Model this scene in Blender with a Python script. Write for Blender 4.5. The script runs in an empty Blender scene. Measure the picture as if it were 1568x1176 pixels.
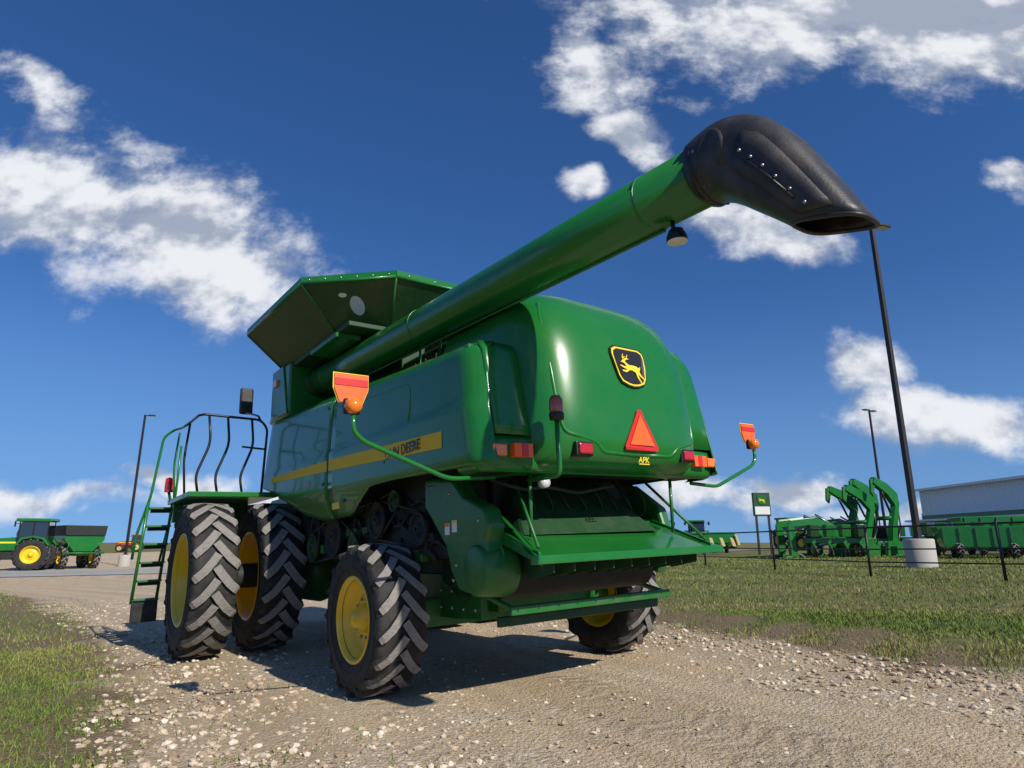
import bpy, bmesh, math, random
import numpy as np
from mathutils import Vector, Matrix
random.seed(7); rng=np.random.default_rng(7)
S=bpy.context.scene; COL=S.collection
rad=math.radians
# ------------------------------------------------------------ materials
def mat(name,col,rough=.5,metal=0,coat=0,bump=0,bscale=40,var=0,vscale=6,dust=0,dcol=(.30,.24,.17),spec=.5):
    m=bpy.data.materials.new(name);m.use_nodes=True;nt=m.node_tree;b=nt.nodes['Principled BSDF'];L=nt.links.new
    b.inputs['Base Color'].default_value=(*col,1);b.inputs['Roughness'].default_value=rough;b.inputs['Metallic'].default_value=metal
    b.inputs['Coat Weight'].default_value=coat;b.inputs['Coat Roughness'].default_value=.03;b.inputs['Specular IOR Level'].default_value=spec
    tc=nt.nodes.new('ShaderNodeTexCoord')
    if var or dust:
        n=nt.nodes.new('ShaderNodeTexNoise');n.inputs['Scale'].default_value=vscale;n.inputs['Detail'].default_value=5;n.inputs['Roughness'].default_value=.65;L(tc.outputs['Object'],n.inputs['Vector'])
        mx=nt.nodes.new('ShaderNodeMix');mx.data_type='RGBA'
        mx.inputs[6].default_value=(*[c*(1-var) for c in col],1);mx.inputs[7].default_value=(*[min(1,c*(1+var)) for c in col],1);L(n.outputs['Fac'],mx.inputs[0]);src=mx.outputs[2]
        if dust:
            r=nt.nodes.new('ShaderNodeMapRange');r.inputs[1].default_value=.45;r.inputs[2].default_value=.72;r.inputs[3].default_value=0;r.inputs[4].default_value=dust;L(n.outputs['Fac'],r.inputs[0])
            m2=nt.nodes.new('ShaderNodeMix');m2.data_type='RGBA';L(r.outputs[0],m2.inputs[0]);L(src,m2.inputs[6]);m2.inputs[7].default_value=(*dcol,1);src=m2.outputs[2]
            rr=nt.nodes.new('ShaderNodeMapRange');rr.inputs[3].default_value=rough;rr.inputs[4].default_value=min(1,rough+.5*dust);L(r.outputs[0],rr.inputs[0]);L(rr.outputs[0],b.inputs['Roughness'])
        L(src,b.inputs['Base Color'])
    if bump:
        n3=nt.nodes.new('ShaderNodeTexNoise');n3.inputs['Scale'].default_value=bscale;n3.inputs['Detail'].default_value=3;L(tc.outputs['Object'],n3.inputs['Vector'])
        bp=nt.nodes.new('ShaderNodeBump');bp.inputs['Strength'].default_value=bump;bp.inputs['Distance'].default_value=.02;L(n3.outputs['Fac'],bp.inputs['Height']);L(bp.outputs[0],b.inputs['Normal'])
    return m
GREEN=(.010,.150,.022)
M={}
M['green']=mat('green_paint',GREEN,.28,0,.32,var=.10,vscale=2.5,dust=.07,dcol=(.16,.16,.09),bump=.03,bscale=1.6,spec=.4)
M['green2']=mat('green_chassis_paint',(.010,.13,.02),.42,0,.15,var=.25,vscale=7,dust=.30,dcol=(.14,.115,.08))
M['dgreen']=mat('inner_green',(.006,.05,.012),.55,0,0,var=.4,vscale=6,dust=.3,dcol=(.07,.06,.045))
M['tank']=mat('tank_panel_green',(.016,.070,.018),.5,0,.1,var=.3,vscale=3,dust=.55,dcol=(.12,.090,.045))
M['yellow']=mat('yellow_paint',(.85,.55,.01),.38,0,.3,var=.08,vscale=6,dust=.18)
M['stripe']=mat('yellow_decal',(.80,.52,.04),.6,0,0,var=.05,spec=.15)
M['black']=mat('black_plastic',(.012,.012,.013),.42,var=.3,vscale=9,dust=.10,bump=.15,bscale=120)
M['boot']=mat('black_rubber_boot',(.022,.022,.024),.48,var=.25,vscale=5,dust=.12,bump=.10,bscale=70)
M['tyre']=mat('tyre_rubber',(.013,.013,.013),.75,var=.4,vscale=8,dust=.30,dcol=(.10,.085,.07),bump=.2,bscale=50)
M['lug']=mat('tyre_lug_worn',(.25,.235,.215),.9,var=.45,vscale=14,dust=.6,dcol=(.05,.045,.04),bump=.5,bscale=50)
M['steel']=mat('steel',(.35,.35,.36),.35,.9,var=.2)
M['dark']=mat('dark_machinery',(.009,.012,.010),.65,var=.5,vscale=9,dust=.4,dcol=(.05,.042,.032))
M['belt']=mat('belt_rubber',(.02,.02,.02),.6)
M['amber']=mat('amber_lens',(.85,.20,.01),.15,0,.8)
M['amberd']=mat('beacon_lens',(.30,.06,.01),.12,0,.9)
M['red']=mat('red_lens',(.45,.012,.01),.15,0,.8)
M['reflo']=mat('orange_reflector',(.95,.13,.015),.4,0,.2)
M['reflr']=mat('red_reflector',(.60,.02,.015),.4,0,.2)
M['white']=mat('white_decal',(.75,.75,.73),.5)
M['blk']=mat('black_decal',(.01,.01,.01),.4)
M['ydec']=mat('yellow_logo_decal',(.85,.62,.03),.4)
M['glass']=mat('dark_glass',(.015,.02,.025),.05,0,1,spec=.8)
M['conc']=mat('concrete',(.42,.40,.36),.9,var=.25,vscale=3,dust=.4,dcol=(.25,.22,.18),bump=.3,bscale=30)
M['bronze']=mat('dark_pole_paint',(.035,.028,.022),.45,.3)
M['lampw']=mat('lamp_glass',(.6,.6,.62),.15,0,.8)
M['redp']=mat('red_paint',(.45,.02,.015),.35,0,.5)
M['cream']=mat('header_yellow',(.48,.42,.16),.6,var=.2,dust=.4)
# ------------------------------------------------------------ mesh helpers
def newobj(name,verts,faces,mats,parent=None,smooth=False,mi=None,bevel=0,solid=0,seg=2,sub=0):
    me=bpy.data.meshes.new(name);me.from_pydata([tuple(map(float,v)) for v in verts],[],faces)
    if not isinstance(mats,(list,tuple)): mats=[mats]
    for m in mats: me.materials.append(M[m] if isinstance(m,str) else m)
    if mi is not None: me.polygons.foreach_set('material_index',mi)
    bm=bmesh.new();bm.from_mesh(me);bmesh.ops.recalc_face_normals(bm,faces=bm.faces);bm.to_mesh(me);bm.free()
    if smooth: me.polygons.foreach_set('use_smooth',[True]*len(me.polygons))
    o=bpy.data.objects.new(name,me);COL.objects.link(o)
    if parent: o.parent=parent
    if solid: md=o.modifiers.new('s','SOLIDIFY');md.thickness=solid;md.offset=0
    if sub: md=o.modifiers.new('u','SUBSURF');md.levels=sub;md.render_levels=sub
    if bevel: md=o.modifiers.new('b','BEVEL');md.width=bevel;md.segments=seg;md.limit_method='ANGLE';md.angle_limit=rad(35)
    return o
def box(name,a,b,m,parent=None,bevel=.01,rot=None):
    x0,y0,z0=a;x1,y1,z1=b
    c=Vector(((x0+x1)/2,(y0+y1)/2,(z0+z1)/2))
    v=[Vector((x,y,z))-c for x in(x0,x1) for y in(y0,y1) for z in(z0,z1)]
    f=[(0,1,3,2),(4,6,7,5),(0,4,5,1),(2,3,7,6),(0,2,6,4),(1,5,7,3)]
    o=newobj(name,v,f,m,parent,bevel=bevel);o.location=c
    if rot:o.rotation_euler=rot
    return o
def prism(name,poly,ax,a,b,m,parent=None,bevel=.01,smooth=False,seg=2):
    n=len(poly);v=[]
    for t in(a,b):
        for p in poly:
            q=list(p);q.insert(ax,t);v.append(q)
    f=[tuple(range(n)),tuple(range(2*n-1,n-1,-1))]+[(i,(i+1)%n,n+(i+1)%n,n+i) for i in range(n)]
    return newobj(name,v,f,m,parent,bevel=bevel,smooth=smooth,seg=seg)
def loft(name,rings,m,parent=None,closed=True,caps=True,smooth=True,**k):
    n=len(rings[0]);v=[p for r in rings for p in r];f=[]
    for i in range(len(rings)-1):
        for j in range(n if closed else n-1):
            j2=(j+1)%n;f.append((i*n+j,i*n+j2,(i+1)*n+j2,(i+1)*n+j))
    if caps and closed: f+= [tuple(range(n)),tuple(range((len(rings)-1)*n,len(rings)*n))]
    return newobj(name,v,f,m,parent,smooth=smooth,**k)
def tube(name,pts,r,m,parent=None,seg=10,fil=0,caps=True):
    P=[Vector(p) for p in pts]
    if fil and len(P)>2:
        Q=[P[0]]
        for i in range(1,len(P)-1):
            a=(P[i-1]-P[i]);b=(P[i+1]-P[i]);d=min(fil,a.length*.45,b.length*.45);a=P[i]+a.normalized()*d;b=P[i]+b.normalized()*d
            for t in (0,.25,.5,.75,1): Q.append(a*(1-t)**2+P[i]*2*t*(1-t)+b*t*t)
        Q.append(P[-1]);P=Q
    rings=[];up=None
    for i,p in enumerate(P):
        t=(P[min(i+1,len(P)-1)]-P[max(i-1,0)]).normalized()
        if up is None: up=Vector((0,0,1)) if abs(t.z)<.9 else Vector((1,0,0))
        s=t.cross(up).normalized();u=s.cross(t).normalized();up=u
        rings.append([p+(s*math.cos(a)+u*math.sin(a))*r for a in [2*math.pi*k/seg for k in range(seg)]])
    return loft(name,rings,m,parent,caps=caps)
def lathe(name,prof,m,parent=None,c=(0,0,0),seg=48,ax=0,smooth=True,cap=False):
    rings=[]
    for r,h in prof:
        ring=[]
        for k in range(seg):
            a=2*math.pi*k/seg;p=[r*math.cos(a),r*math.sin(a)];p.insert(ax,h);ring.append((p[0]+c[0],p[1]+c[1],p[2]+c[2]))
        rings.append(ring)
    return loft(name,rings,m,parent,caps=cap,smooth=smooth)
def empty(name,loc=(0,0,0),rz=0):
    e=bpy.data.objects.new(name,None);COL.objects.link(e);e.location=loc;e.rotation_euler=(0,0,rz);return e
def wheel(tag,xc,yc,R,w,rimR,side,lugs,par,lh=.045,depth=.30,seg=72,lod=0,rim='yellow',zc=None):
    zc=R if zc is None else zc
    c=(xc,yc,zc);h=R-rimR;Rc=R-lh
    half=[(rimR-.02,.36*w),(rimR+.015,.42*w),(rimR+.10*h,.455*w),(rimR+.30*h,.49*w),(rimR+.5*h,.50*w),(rimR+.68*h,.49*w),(Rc-.05*R,.475*w),(Rc-.022*R,.44*w),(Rc-.006*R,.34*w),(Rc,.18*w)]
    prof=half+[(Rc+.002,0)]+[(r,-x) for r,x in reversed(half)]
    lathe('tyre_'+tag,prof,'tyre',par,c,seg)
    V=[];F=[];MI=[]
    lw=.042*R+.008
    for s in(-1,1):
        for k in range(lugs):
            a0=2*math.pi*(k+(.5 if s>0 else 0))/lugs
            path=[]
            for t,xw,rr,da in ((0,-.02,0,0),(.2,.10,0,.09),(.5,.27,-.003*R,.20),(.8,.42,-.016*R,.27),(1,.485,-.045*R,.30),(1.1,.497,-.11*R,.315)):
                path.append((xw*w*s,a0+da*(w/.5)*(.95/R),rr))
            n0=len(V)
            for i,(x,a,rr) in enumerate(path):
                j=min(i+1,len(path)-1);jj=max(i-1,0)
                dx=path[j][0]-path[jj][0];da=(path[j][1]-path[jj][1])*R
                if i>=4: dx,da=path[4][0]-path[2][0],(path[4][1]-path[2][1])*R
                L=math.hypot(dx,da);nx,na=-da/L,dx/L
                wd=lw*(1.0 if i<4 else .95)
                top=R+rr; bot=Rc+rr-.02
                if i==5: top=R+rr-.01;
                for sg in(-1,1):
                    for rr2,ww in((bot,wd*1.25),(top,wd)):
                        aa=a+sg*na*ww/R; xx=x+sg*nx*ww
                        if abs(xx)>.51*w: xx=math.copysign(.51*w,xx)
                        if i==5: xx=math.copysign(.505*w if rr2==top else .47*w,xx)
                        V.append((xc+xx,yc+rr2*math.cos(aa),zc+rr2*math.sin(aa)))
            for i in range(len(path)-1):
                b=n0+i*4;q=b+4
                F+=[(b+1,q+1,q+3,b+3),(b,q,q+1,b+1),(b+2,b+3,q+3,q+2)];MI+=[1 if i<4 else 0,0,0]
            F+=[(n0,n0+1,n0+3,n0+2)];MI+=[0];e=n0+(len(path)-1)*4;F+=[(e,e+2,e+3,e+1)];MI+=[0]
    newobj('tyre_lugs_'+tag,V,F,['tyre','lug'],par,mi=MI,bevel=0)
    if not lod:
        for k,fr in enumerate((.32,.62)): lathe('sidewall_rib_%s_%d'%(tag,k),[(rimR+fr*h-.006,side*.487*w),(rimR+fr*h,side*.506*w),(rimR+fr*h+.006,side*.487*w)],'tyre',par,c,64)
    d=depth*w
    o=.44*w
    prof=[(rimR+.022,o-.015),(rimR+.028,o),(rimR+.012,o+.012),(rimR-.008,o),(rimR-.02,o-.05),(rimR-.05,o-.07),(rimR-.065,o-d),(rimR-.11,o-d-.012),(rimR*.62,o-d-.03),(rimR*.55,o-d+.01),(rimR*.42,o-d+.015),(rimR*.36,o-d+.01)]
    lathe('rim_'+tag,[(r,side*x) for r,x in prof],rim,par,c,56)
    lathe('hub_'+tag,[(r,side*x) for r,x in [(rimR*.36,o-d-.02),(rimR*.34,o-d+.06),(rimR*.22,o-d+.08),(rimR*.2,o-d+.13),(.001,o-d+.14)]],rim,par,c,24)
    lathe('rim_back_'+tag,[(r,side*x) for r,x in [(rimR+.02,-o),(rimR-.06,-o+.05),(rimR-.075,o-d-.03),(rimR*.3,o-d-.05),(.01,o-d-.05)]],rim,par,c,40)
    if not lod:
        V=[];F=[]
        for k in range(10):
            a=2*math.pi*k/10;yy=rimR*.48*math.cos(a);zz=rimR*.48*math.sin(a);n0=len(V)
            for xo in(o-d,o-d+.035):
                for q in range(6):
                    b=math.pi*q/3;V.append((xc+side*xo,yc+yy+.016*math.cos(b),zc+zz+.016*math.sin(b)))
            F+=[(n0+q,n0+(q+1)%6,n0+6+(q+1)%6,n0+6+q) for q in range(6)]+[tuple(n0+6+q for q in range(6))]
        newobj('bolts_'+tag,V,F,'steel',par)
# ------------------------------------------------------------ terrain
def H(x,y):
    r=np.hypot(x,y);f=1/(1+(np.maximum(r-45,0)/60)**2)
    return .0404*18*np.tanh(x/18)*f
LY=[-30,0,3.9,6.8,10.8,14,21.5,27,33,40];LX=[-1.0,-1.6,-2.1,-3.74,-6.3,-9,-15.2,-22,-34,-60]
RY=[-30,2,5.5,6.7,9.5,14,22,30,36,40];RX=[22,6.5,4.3,3.4,2.2,.6,-4,-11,-18,-20]
def gsd(x,y):
    l=np.interp(y,LY,LX);r=np.interp(y,RY,RX)
    return np.minimum((x-l)*.72,(r-x)*.8)
def axis(fine,lo,hi,far):
    a=list(np.arange(lo,hi,fine));s=fine;x=hi
    while x<far: a.append(x);s*=1.13;x+=s
    a.append(far);s=fine;x=lo;b=[]
    while x>-far: s*=1.13;x-=s;b.append(x)
    return np.array(b[::-1]+a)
gx=axis(.2,-14,14,4000);gy=axis(.2,-2,22,4000)
X,Y=np.meshgrid(gx,gy);Z=H(X,Y)
near=np.exp(-((X/14)**2+((Y-8)/14)**2))
wav=(np.sin(X*1.9+Y*.7)+np.sin(Y*2.3-X*1.1)+np.sin(X*4.1-Y*3.3)*.5)*.006
Z=Z+wav*near
n0,n1=X.shape
verts=np.stack([X,Y,Z],-1).reshape(-1,3)
idx=np.arange(n0*n1).reshape(n0,n1)
F=np.stack([idx[:-1,:-1],idx[:-1,1:],idx[1:,1:],idx[1:,:-1]],-1).reshape(-1,4)
me=bpy.data.meshes.new('ground');me.from_pydata(verts.tolist(),[],F.tolist())
at=me.attributes.new('gsd','FLOAT','POINT');at.data.foreach_set('value',np.clip(gsd(X,Y),-30,30).reshape(-1).astype(np.float32))
me.polygons.foreach_set('use_smooth',[True]*len(me.polygons))
ground=bpy.data.objects.new('ground',me);COL.objects.link(ground)
m=bpy.data.materials.new('ground_mat');m.use_nodes=True;nt=m.node_tree;L=nt.links.new;B=nt.nodes['Principled BSDF'];B.inputs['Roughness'].default_value=.95;B.inputs['Specular IOR Level'].default_value=.15
def N(t,**k):
    n=nt.nodes.new(t)
    for a,b in k.items(): setattr(n,a,b)
    return n
def noise(sc,det=6,ro=.6,vec=None):
    n=N('ShaderNodeTexNoise');n.inputs['Scale'].default_value=sc;n.inputs['Detail'].default_value=det;n.inputs['Roughness'].default_value=ro;L(vec or tc.outputs['Object'],n.inputs['Vector']);return n.outputs['Fac']
def mr(s,a,b,c=0,d=1,sm=True):
    n=N('ShaderNodeMapRange')
    if sm:n.interpolation_type='SMOOTHSTEP'
    for i,v in zip((1,2,3,4),(a,b,c,d)): n.inputs[i].default_value=v
    L(s,n.inputs[0]);return n.outputs[0]
def mixc(f,a,b):
    n=N('ShaderNodeMix',data_type='RGBA')
    for k,v in((0,f),(6,a),(7,b)):
        if isinstance(v,(int,float)): n.inputs[k].default_value=v
        elif isinstance(v,tuple): n.inputs[k].default_value=(*v,1)
        else: L(v,n.inputs[k])
    return n.outputs[2]
def mth(op,a,b=None,c=None):
    n=N('ShaderNodeMath',operation=op)
    for i,v in enumerate((a,b,c)):
        if v is None: continue
        if isinstance(v,(int,float)): n.inputs[i].default_value=v
        else: L(v,n.inputs[i])
    return n.outputs[0]
tc=N('ShaderNodeTexCoord');ag=N('ShaderNodeAttribute');ag.attribute_name='gsd';sd=ag.outputs['Fac']
nb=noise(.9,4,.65);nm=noise(4,4,.7);nf=noise(28,4,.75);nff=noise(110,2,.7)
sdn=mth('ADD',sd,mth('MULTIPLY',mth('SUBTRACT',nb,.5),2.6));sdn=mth('ADD',sdn,mth('MULTIPLY',mth('SUBTRACT',nf,.5),.8))
vo=N('ShaderNodeTexVoronoi');vo.inputs['Scale'].default_value=34;L(tc.outputs['Object'],vo.inputs['Vector'])
vo2=N('ShaderNodeTexVoronoi');vo2.inputs['Scale'].default_value=85;L(tc.outputs['Object'],vo2.inputs['Vector'])
# wheel tracks : chevron bars pressed into the drive, following the gravel edge
spo=N('ShaderNodeSeparateXYZ');L(tc.outputs['Object'],spo.inputs[0])
along=mth('SUBTRACT',mth('MULTIPLY',spo.outputs[1],.8),mth('MULTIPLY',spo.outputs[0],.6))
trk=None;bar=None
for c_,w_ in((1.45,.20),(2.55,.24)):
    dd=mth('ABSOLUTE',mth('SUBTRACT',mth('ADD',sd,mth('MULTIPLY',nb,.15)),c_+.07))
    band=mr(dd,w_,w_*.6)
    sn=mth('MULTIPLY',mth('SINE',mth('ADD',mth('MULTIPLY',along,34.0),mth('MULTIPLY',dd,26.0))),band)
    trk=band if trk is None else mth('MAXIMUM',trk,band);bar=sn if bar is None else mth('ADD',bar,sn)
trkm=mth('MULTIPLY',trk,mr(nb,.42,.60))
sand=mixc(mr(nm,.3,.7),(.50,.375,.225),(.61,.47,.30))
stone=mixc(mr(vo.outputs['Color'],.1,.9),(.38,.30,.20),(.70,.59,.45))
stone2=mixc(mr(vo2.outputs['Color'],.1,.9),(.40,.31,.20),(.64,.52,.37))
sand=mixc(mr(nff,.35,.7,0,.7),sand,stone2)
grav=mixc(mr(mth('ADD',mth('MULTIPLY',nb,.6),mth('MULTIPLY',nf,.5)),.48,.66),sand,stone)
tk=N('ShaderNodeTexNoise',noise_dimensions='1D');tk.inputs['Scale'].default_value=1.6;tk.inputs['Detail'].default_value=3;L(mth('ADD',sd,mth('MULTIPLY',nb,.5)),tk.inputs['W'])
grav=mixc(mr(tk.outputs['Fac'],.38,.62,.0,.40),grav,(.34,.25,.155))
grav=mixc(mth('MULTIPLY',mth('MULTIPLY',trkm,mr(bar,.3,-.8)),.35),grav,(.30,.22,.14))
dirt=mixc(mr(nf,.3,.7),(.13,.092,.055),(.27,.20,.125))
gr=mixc(mr(nm,.35,.65),(.11,.135,.035),(.22,.19,.08));gr=mixc(mr(nff,.4,.7,0,.5),gr,(.07,.10,.022))
gr=mixc(mr(nb,.40,.62,0,.45),gr,(.20,.165,.085))
c=mixc(mr(sdn,-2.0,-.7),gr,dirt);c=mixc(mr(sdn,-.3,.2),c,grav)
L(c,B.inputs['Base Color'])
hh=mth('ADD',mth('MULTIPLY',vo.outputs['Distance'],-.5),mth('MULTIPLY',nf,1.1));hh=mth('ADD',hh,mth('MULTIPLY',vo2.outputs['Distance'],-.25))
hh=mth('ADD',hh,mth('MULTIPLY',mth('MULTIPLY',bar,trkm),.30))
bp=N('ShaderNodeBump');bp.inputs['Strength'].default_value=.9;bp.inputs['Distance'].default_value=.026;L(hh,bp.inputs['Height']);L(bp.outputs[0],B.inputs['Normal'])
me.materials.append(m)
ico=bmesh.new();bmesh.ops.create_icosphere(ico,subdivisions=1,radius=1);iv=np.array([v.co[:] for v in ico.verts]);iff=np.array([[v.index for v in f.verts] for f in ico.faces]);ico.free()
n=85000
r=1.6+22*rng.random(n)**1.7;th=rng.uniform(-.95,.95,n)
x=r*np.sin(th);y=r*np.cos(th);sdv=gsd(x,y)
pr=np.where(sdv>-.35,.08+.75*np.exp(-((sdv-.35)/.6)**2),0)
pr=np.where((x<0)&(sdv>0)&(sdv<2.2),np.maximum(pr,.42),pr)
pr=np.where((x>0)&(sdv>0)&(sdv<1.6),np.maximum(pr,.45),pr)
keep=rng.random(n)<pr
x=x[keep];y=y[keep];r=r[keep];n=len(x)
sz=(.005+.022*rng.random(n)**2.8)*(1+.012*r);sz*=np.where(gsd(x,y)<1.5,1.15,.8)
sc=np.stack([sz*rng.uniform(.8,1.4,n),sz*rng.uniform(.8,1.4,n),sz*rng.uniform(.45,.75,n)],1)
an=rng.uniform(0,6.28,n);jit=1+rng.uniform(-.28,.28,(n,len(iv)))
V=iv[None]*jit[...,None]*sc[:,None]
ca,sa=np.cos(an)[:,None],np.sin(an)[:,None]
V=np.stack([V[...,0]*ca-V[...,1]*sa,V[...,0]*sa+V[...,1]*ca,V[...,2]],-1)
V[...,0]+=x[:,None];V[...,1]+=y[:,None];V[...,2]+=(H(x,y)+sc[:,2]*.3)[:,None]
Fc=(iff[None]+(np.arange(n)*len(iv))[:,None,None]).reshape(-1,3)
me=bpy.data.meshes.new('gravel');me.from_pydata(V.reshape(-1,3).tolist(),[],Fc.tolist())
a=me.attributes.new('tone','FLOAT','POINT');a.data.foreach_set('value',np.repeat(rng.random(n),len(iv)).astype(np.float32))
def tonemat(name,c0,rough=.9):
    m=bpy.data.materials.new(name);m.use_nodes=True;nt=m.node_tree;b=nt.nodes['Principled BSDF'];b.inputs['Roughness'].default_value=rough;b.inputs['Specular IOR Level'].default_value=.2
    a=nt.nodes.new('ShaderNodeAttribute');a.attribute_name='tone';r=nt.nodes.new('ShaderNodeValToRGB')
    e=r.color_ramp.elements;e[0].color=(*c0[0],1);e[1].color=(*c0[-1],1);e[1].position=1
    for i,cc in enumerate(c0[1:-1]): q=e.new((i+1)/(len(c0)-1));q.color=(*cc,1)
    nt.links.new(a.outputs['Fac'],r.inputs[0]);nt.links.new(r.outputs[0],b.inputs['Base Color']);return m
me.materials.append(tonemat('gravel_mat',[(.28,.21,.14),(.44,.34,.23),(.55,.45,.33),(.72,.64,.52)]))
o=bpy.data.objects.new('gravel',me);COL.objects.link(o)
def blades(n,rmin,rmax,hgt,wid,pw):
    r=rmin+(rmax-rmin)*rng.random(n)**pw;th=rng.uniform(-1.0,1.0,n);x=r*np.sin(th);y=r*np.cos(th)
    s=gsd(x,y)+.5*np.sin(x*2.1+y*1.3)+.35*np.sin(x*5.3-y*4.1)
    s=np.where(x>0,s+.6,s-.25)
    cl=.5+.5*np.sin(x*1.7+np.sin(y*2.2)*2)*np.sin(y*1.9+x*.6)
    k=(rng.random(n)<np.clip((-s-.1)/1.0,0,1)*(.45+.55*cl))|((s<.6)&(s>-.8)&(rng.random(n)<.04));x=x[k];y=y[k];r=r[k];n=len(x)
    h=hgt*rng.uniform(.35,1.25,n)*(1+.01*r);w=wid*(1+.09*r)
    a=rng.uniform(0,6.28,n);lean=rng.uniform(.2,1.0,n);la=rng.uniform(0,6.28,n)
    base=np.stack([x,y,H(x,y)-.005],1);d=np.stack([np.cos(a),np.sin(a),0*a],1)*w[:,None]/2
    l=np.stack([np.cos(la)*lean,np.sin(la)*lean,1+0*la],1)*h[:,None]
    mid=base+l*np.array([.35,.35,.6]);V=np.stack([base-d,base+d,mid+d*.8,mid-d*.8,base+l*np.array([1,1,.9])],1)
    i=np.arange(n)[:,None]*5
    tone=np.clip(rng.random(n)*.6+.4*(.5+.5*np.sin(x*.9+y*1.4)),0,1)
    return V.reshape(-1,3),(i+np.array([0,1,2,3])).tolist(),(i+np.array([3,2,4])).tolist(),n,tone
vs=[];fs=[];off=0;tn=[]
for args in ((260000,1.5,12,.055,.0048,.75),(150000,8,40,.058,.0065,1.0)):
    v,f4,f3,k,t=blades(*args);vs.append(v);fs+=[[q+off for q in f] for f in f4]+[[q+off for q in f] for f in f3];off+=len(v);tn.append(t)
me=bpy.data.meshes.new('grass');me.from_pydata(np.concatenate(vs).tolist(),[],fs)
a=me.attributes.new('tone','FLOAT','POINT');a.data.foreach_set('value',np.repeat(np.concatenate(tn),5).astype(np.float32))
me.materials.append(tonemat('grass_mat',[(.07,.13,.02),(.13,.20,.035),(.22,.25,.06),(.40,.34,.14)],.7))
o=bpy.data.objects.new('grass',me);COL.objects.link(o)
# road
d=np.array([1,.42]);d=d/np.linalg.norm(d);nn=np.array([-d[1],d[0]]);c0=np.array([-31,42.])
V=[];Fq=[];us=np.arange(-120,60,2.);ws=np.arange(-5,5.01,1.25)
for u in us:
    for w_ in ws:
        p=c0+d*u+nn*w_;V.append((p[0],p[1],float(H(p[0],p[1]))+.035))
k=len(ws)
for i in range(len(us)-1):
    for j in range(k-1): Fq.append((i*k+j,(i+1)*k+j,(i+1)*k+j+1,i*k+j+1))
M['road']=mat('road_concrete',(.34,.33,.31),.9,var=.15,vscale=.4,bump=.2)
newobj('road',V,Fq,'road')
V=[];Fq=[]
for wo in(-.12,.12):
    for i,u in enumerate(us):
        for e in(-.06,.06):
            p=c0+d*u+nn*(wo+e);V.append((p[0],p[1],float(H(p[0],p[1]))+.041))
q=len(us)*2
for b in(0,q):
    for i in range(len(us)-1): Fq.append((b+2*i,b+2*i+2,b+2*i+3,b+2*i+1))
newobj('road_marking',V,Fq,'cream')
# ------------------------------------------------------------ combine harvester
CH=bpy.data.objects.new('combine_harvester',None);COL.objects.link(CH)
pit=rad(13.9875);ro=rad(-2.3885);hd=rad(36.7682);CC=np.array([-4.0753,-5.7297,1.2650])
Rm=np.array([[math.cos(hd),-math.sin(hd),0],[math.sin(hd),math.cos(hd),0],[0,0,1]])
Pm=np.array([[1,0,0],[0,math.cos(pit),math.sin(pit)],[0,-math.sin(pit),math.cos(pit)]])
Rr=np.array([[math.cos(ro),0,math.sin(ro)],[0,1,0],[-math.sin(ro),0,math.cos(ro)]])
Wm=Pm.T@Rr@Pm@Rm
loc=np.array([0,0,1.265])-Wm@CC
mw=Matrix([[*Wm[i],loc[i]] for i in range(3)]+[[0,0,0,1]]);CH.matrix_world=mw
P=CH
wheel('rear_left',-1.7115+.232,0,.656,.465,.352,-1,17,P,lh=.036,depth=.28)
wheel('rear_right',1.7115-.232,0,.656,.465,.352,1,17,P,lh=.036,depth=.28)
lathe('rear_right_inner_dish',[(.345,1.27),(.31,1.30),(.30,1.36),(.12,1.38)],'yellow',P,(0,0,.656),40)
for s,t in((-1,'left'),(1,'right')):
    wheel('front_outer_'+t,s*(2.506-.272),3.77,.975,.544,.562,s,20,P,depth=.42,seg=96)
    wheel('front_inner_'+t,s*(2.506-.272-.826),3.77,.975,.544,.562,s,20,P,depth=.42,seg=96)
lathe('front_axle',[(.16,-2.2),(.16,2.2)],'dark',P,(0,3.77,.975),20)
for s in(-1,1): lathe('final_drive_%d'%(s+2),[(.01,s*.5),(.42,s*.52),(.45,s*.62),(.38,s*.95),(.2,s*1.05)],'green2',P,(0,3.77,1.0),28)
box('rear_axle_beam',(-1.15,-.14,.52),(1.15,.14,.78),'green2',P,.02)
box('rear_axle_pivot',(-.3,-.3,.6),(.3,.3,1.05),'green2',P,.02)
for s in(-1,1):
    box('rear_axle_knee_%d'%(s+2),(min(s*1.02,s*1.22),-.14,.5),(max(s*1.02,s*1.22),.14,.85),'green2',P,.02)
    lathe('steer_hub_%d'%(s+2),[(.0,s*1.15),(.13,s*1.15),(.13,s*1.42),(.1,s*1.46)],'green2',P,(0,0,.656),20)
    tube('steer_cylinder_%d'%(s+2),[(s*.3,.28,.66),(s*.85,.28,.66)],.035,'dark',P);tube('steer_rod_%d'%(s+2),[(s*.85,.28,.66),(s*1.2,.22,.66)],.018,'steel',P)
SY=[-1.84,-.3,.2,.5,.8,1.66,2.2,2.78,3.4,4.0];SZb=[1.84,1.87,1.86,1.74,1.61,1.60,1.70,1.89,2.06,2.19]
def zbot(y): return float(np.interp(y,SY,SZb))
def ztop(y): return float(np.interp(y,[-1.7,-1.0,1.34,3.75],[2.87,2.90,3.05,3.18]))
def xs(y,z):
    zb,zt=zbot(y),ztop(y)
    x=1.455
    x-=.10*max(0,(1.95-z)/.35)**1.5
    v=(z-zb)/(zt-zb)
    x-=.02*float(np.clip((z-2.33)/.05,0,1))
    x-=.035*max(0,(z-2.4)/.6)
    x-=.09*max(0,(v-.9)/.1)**2
    ye=-1.84+(z-1.84)*.19
    t=max(0,1-(y-ye)/.22)
    x-=.13*t**2.4
    return x
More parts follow.
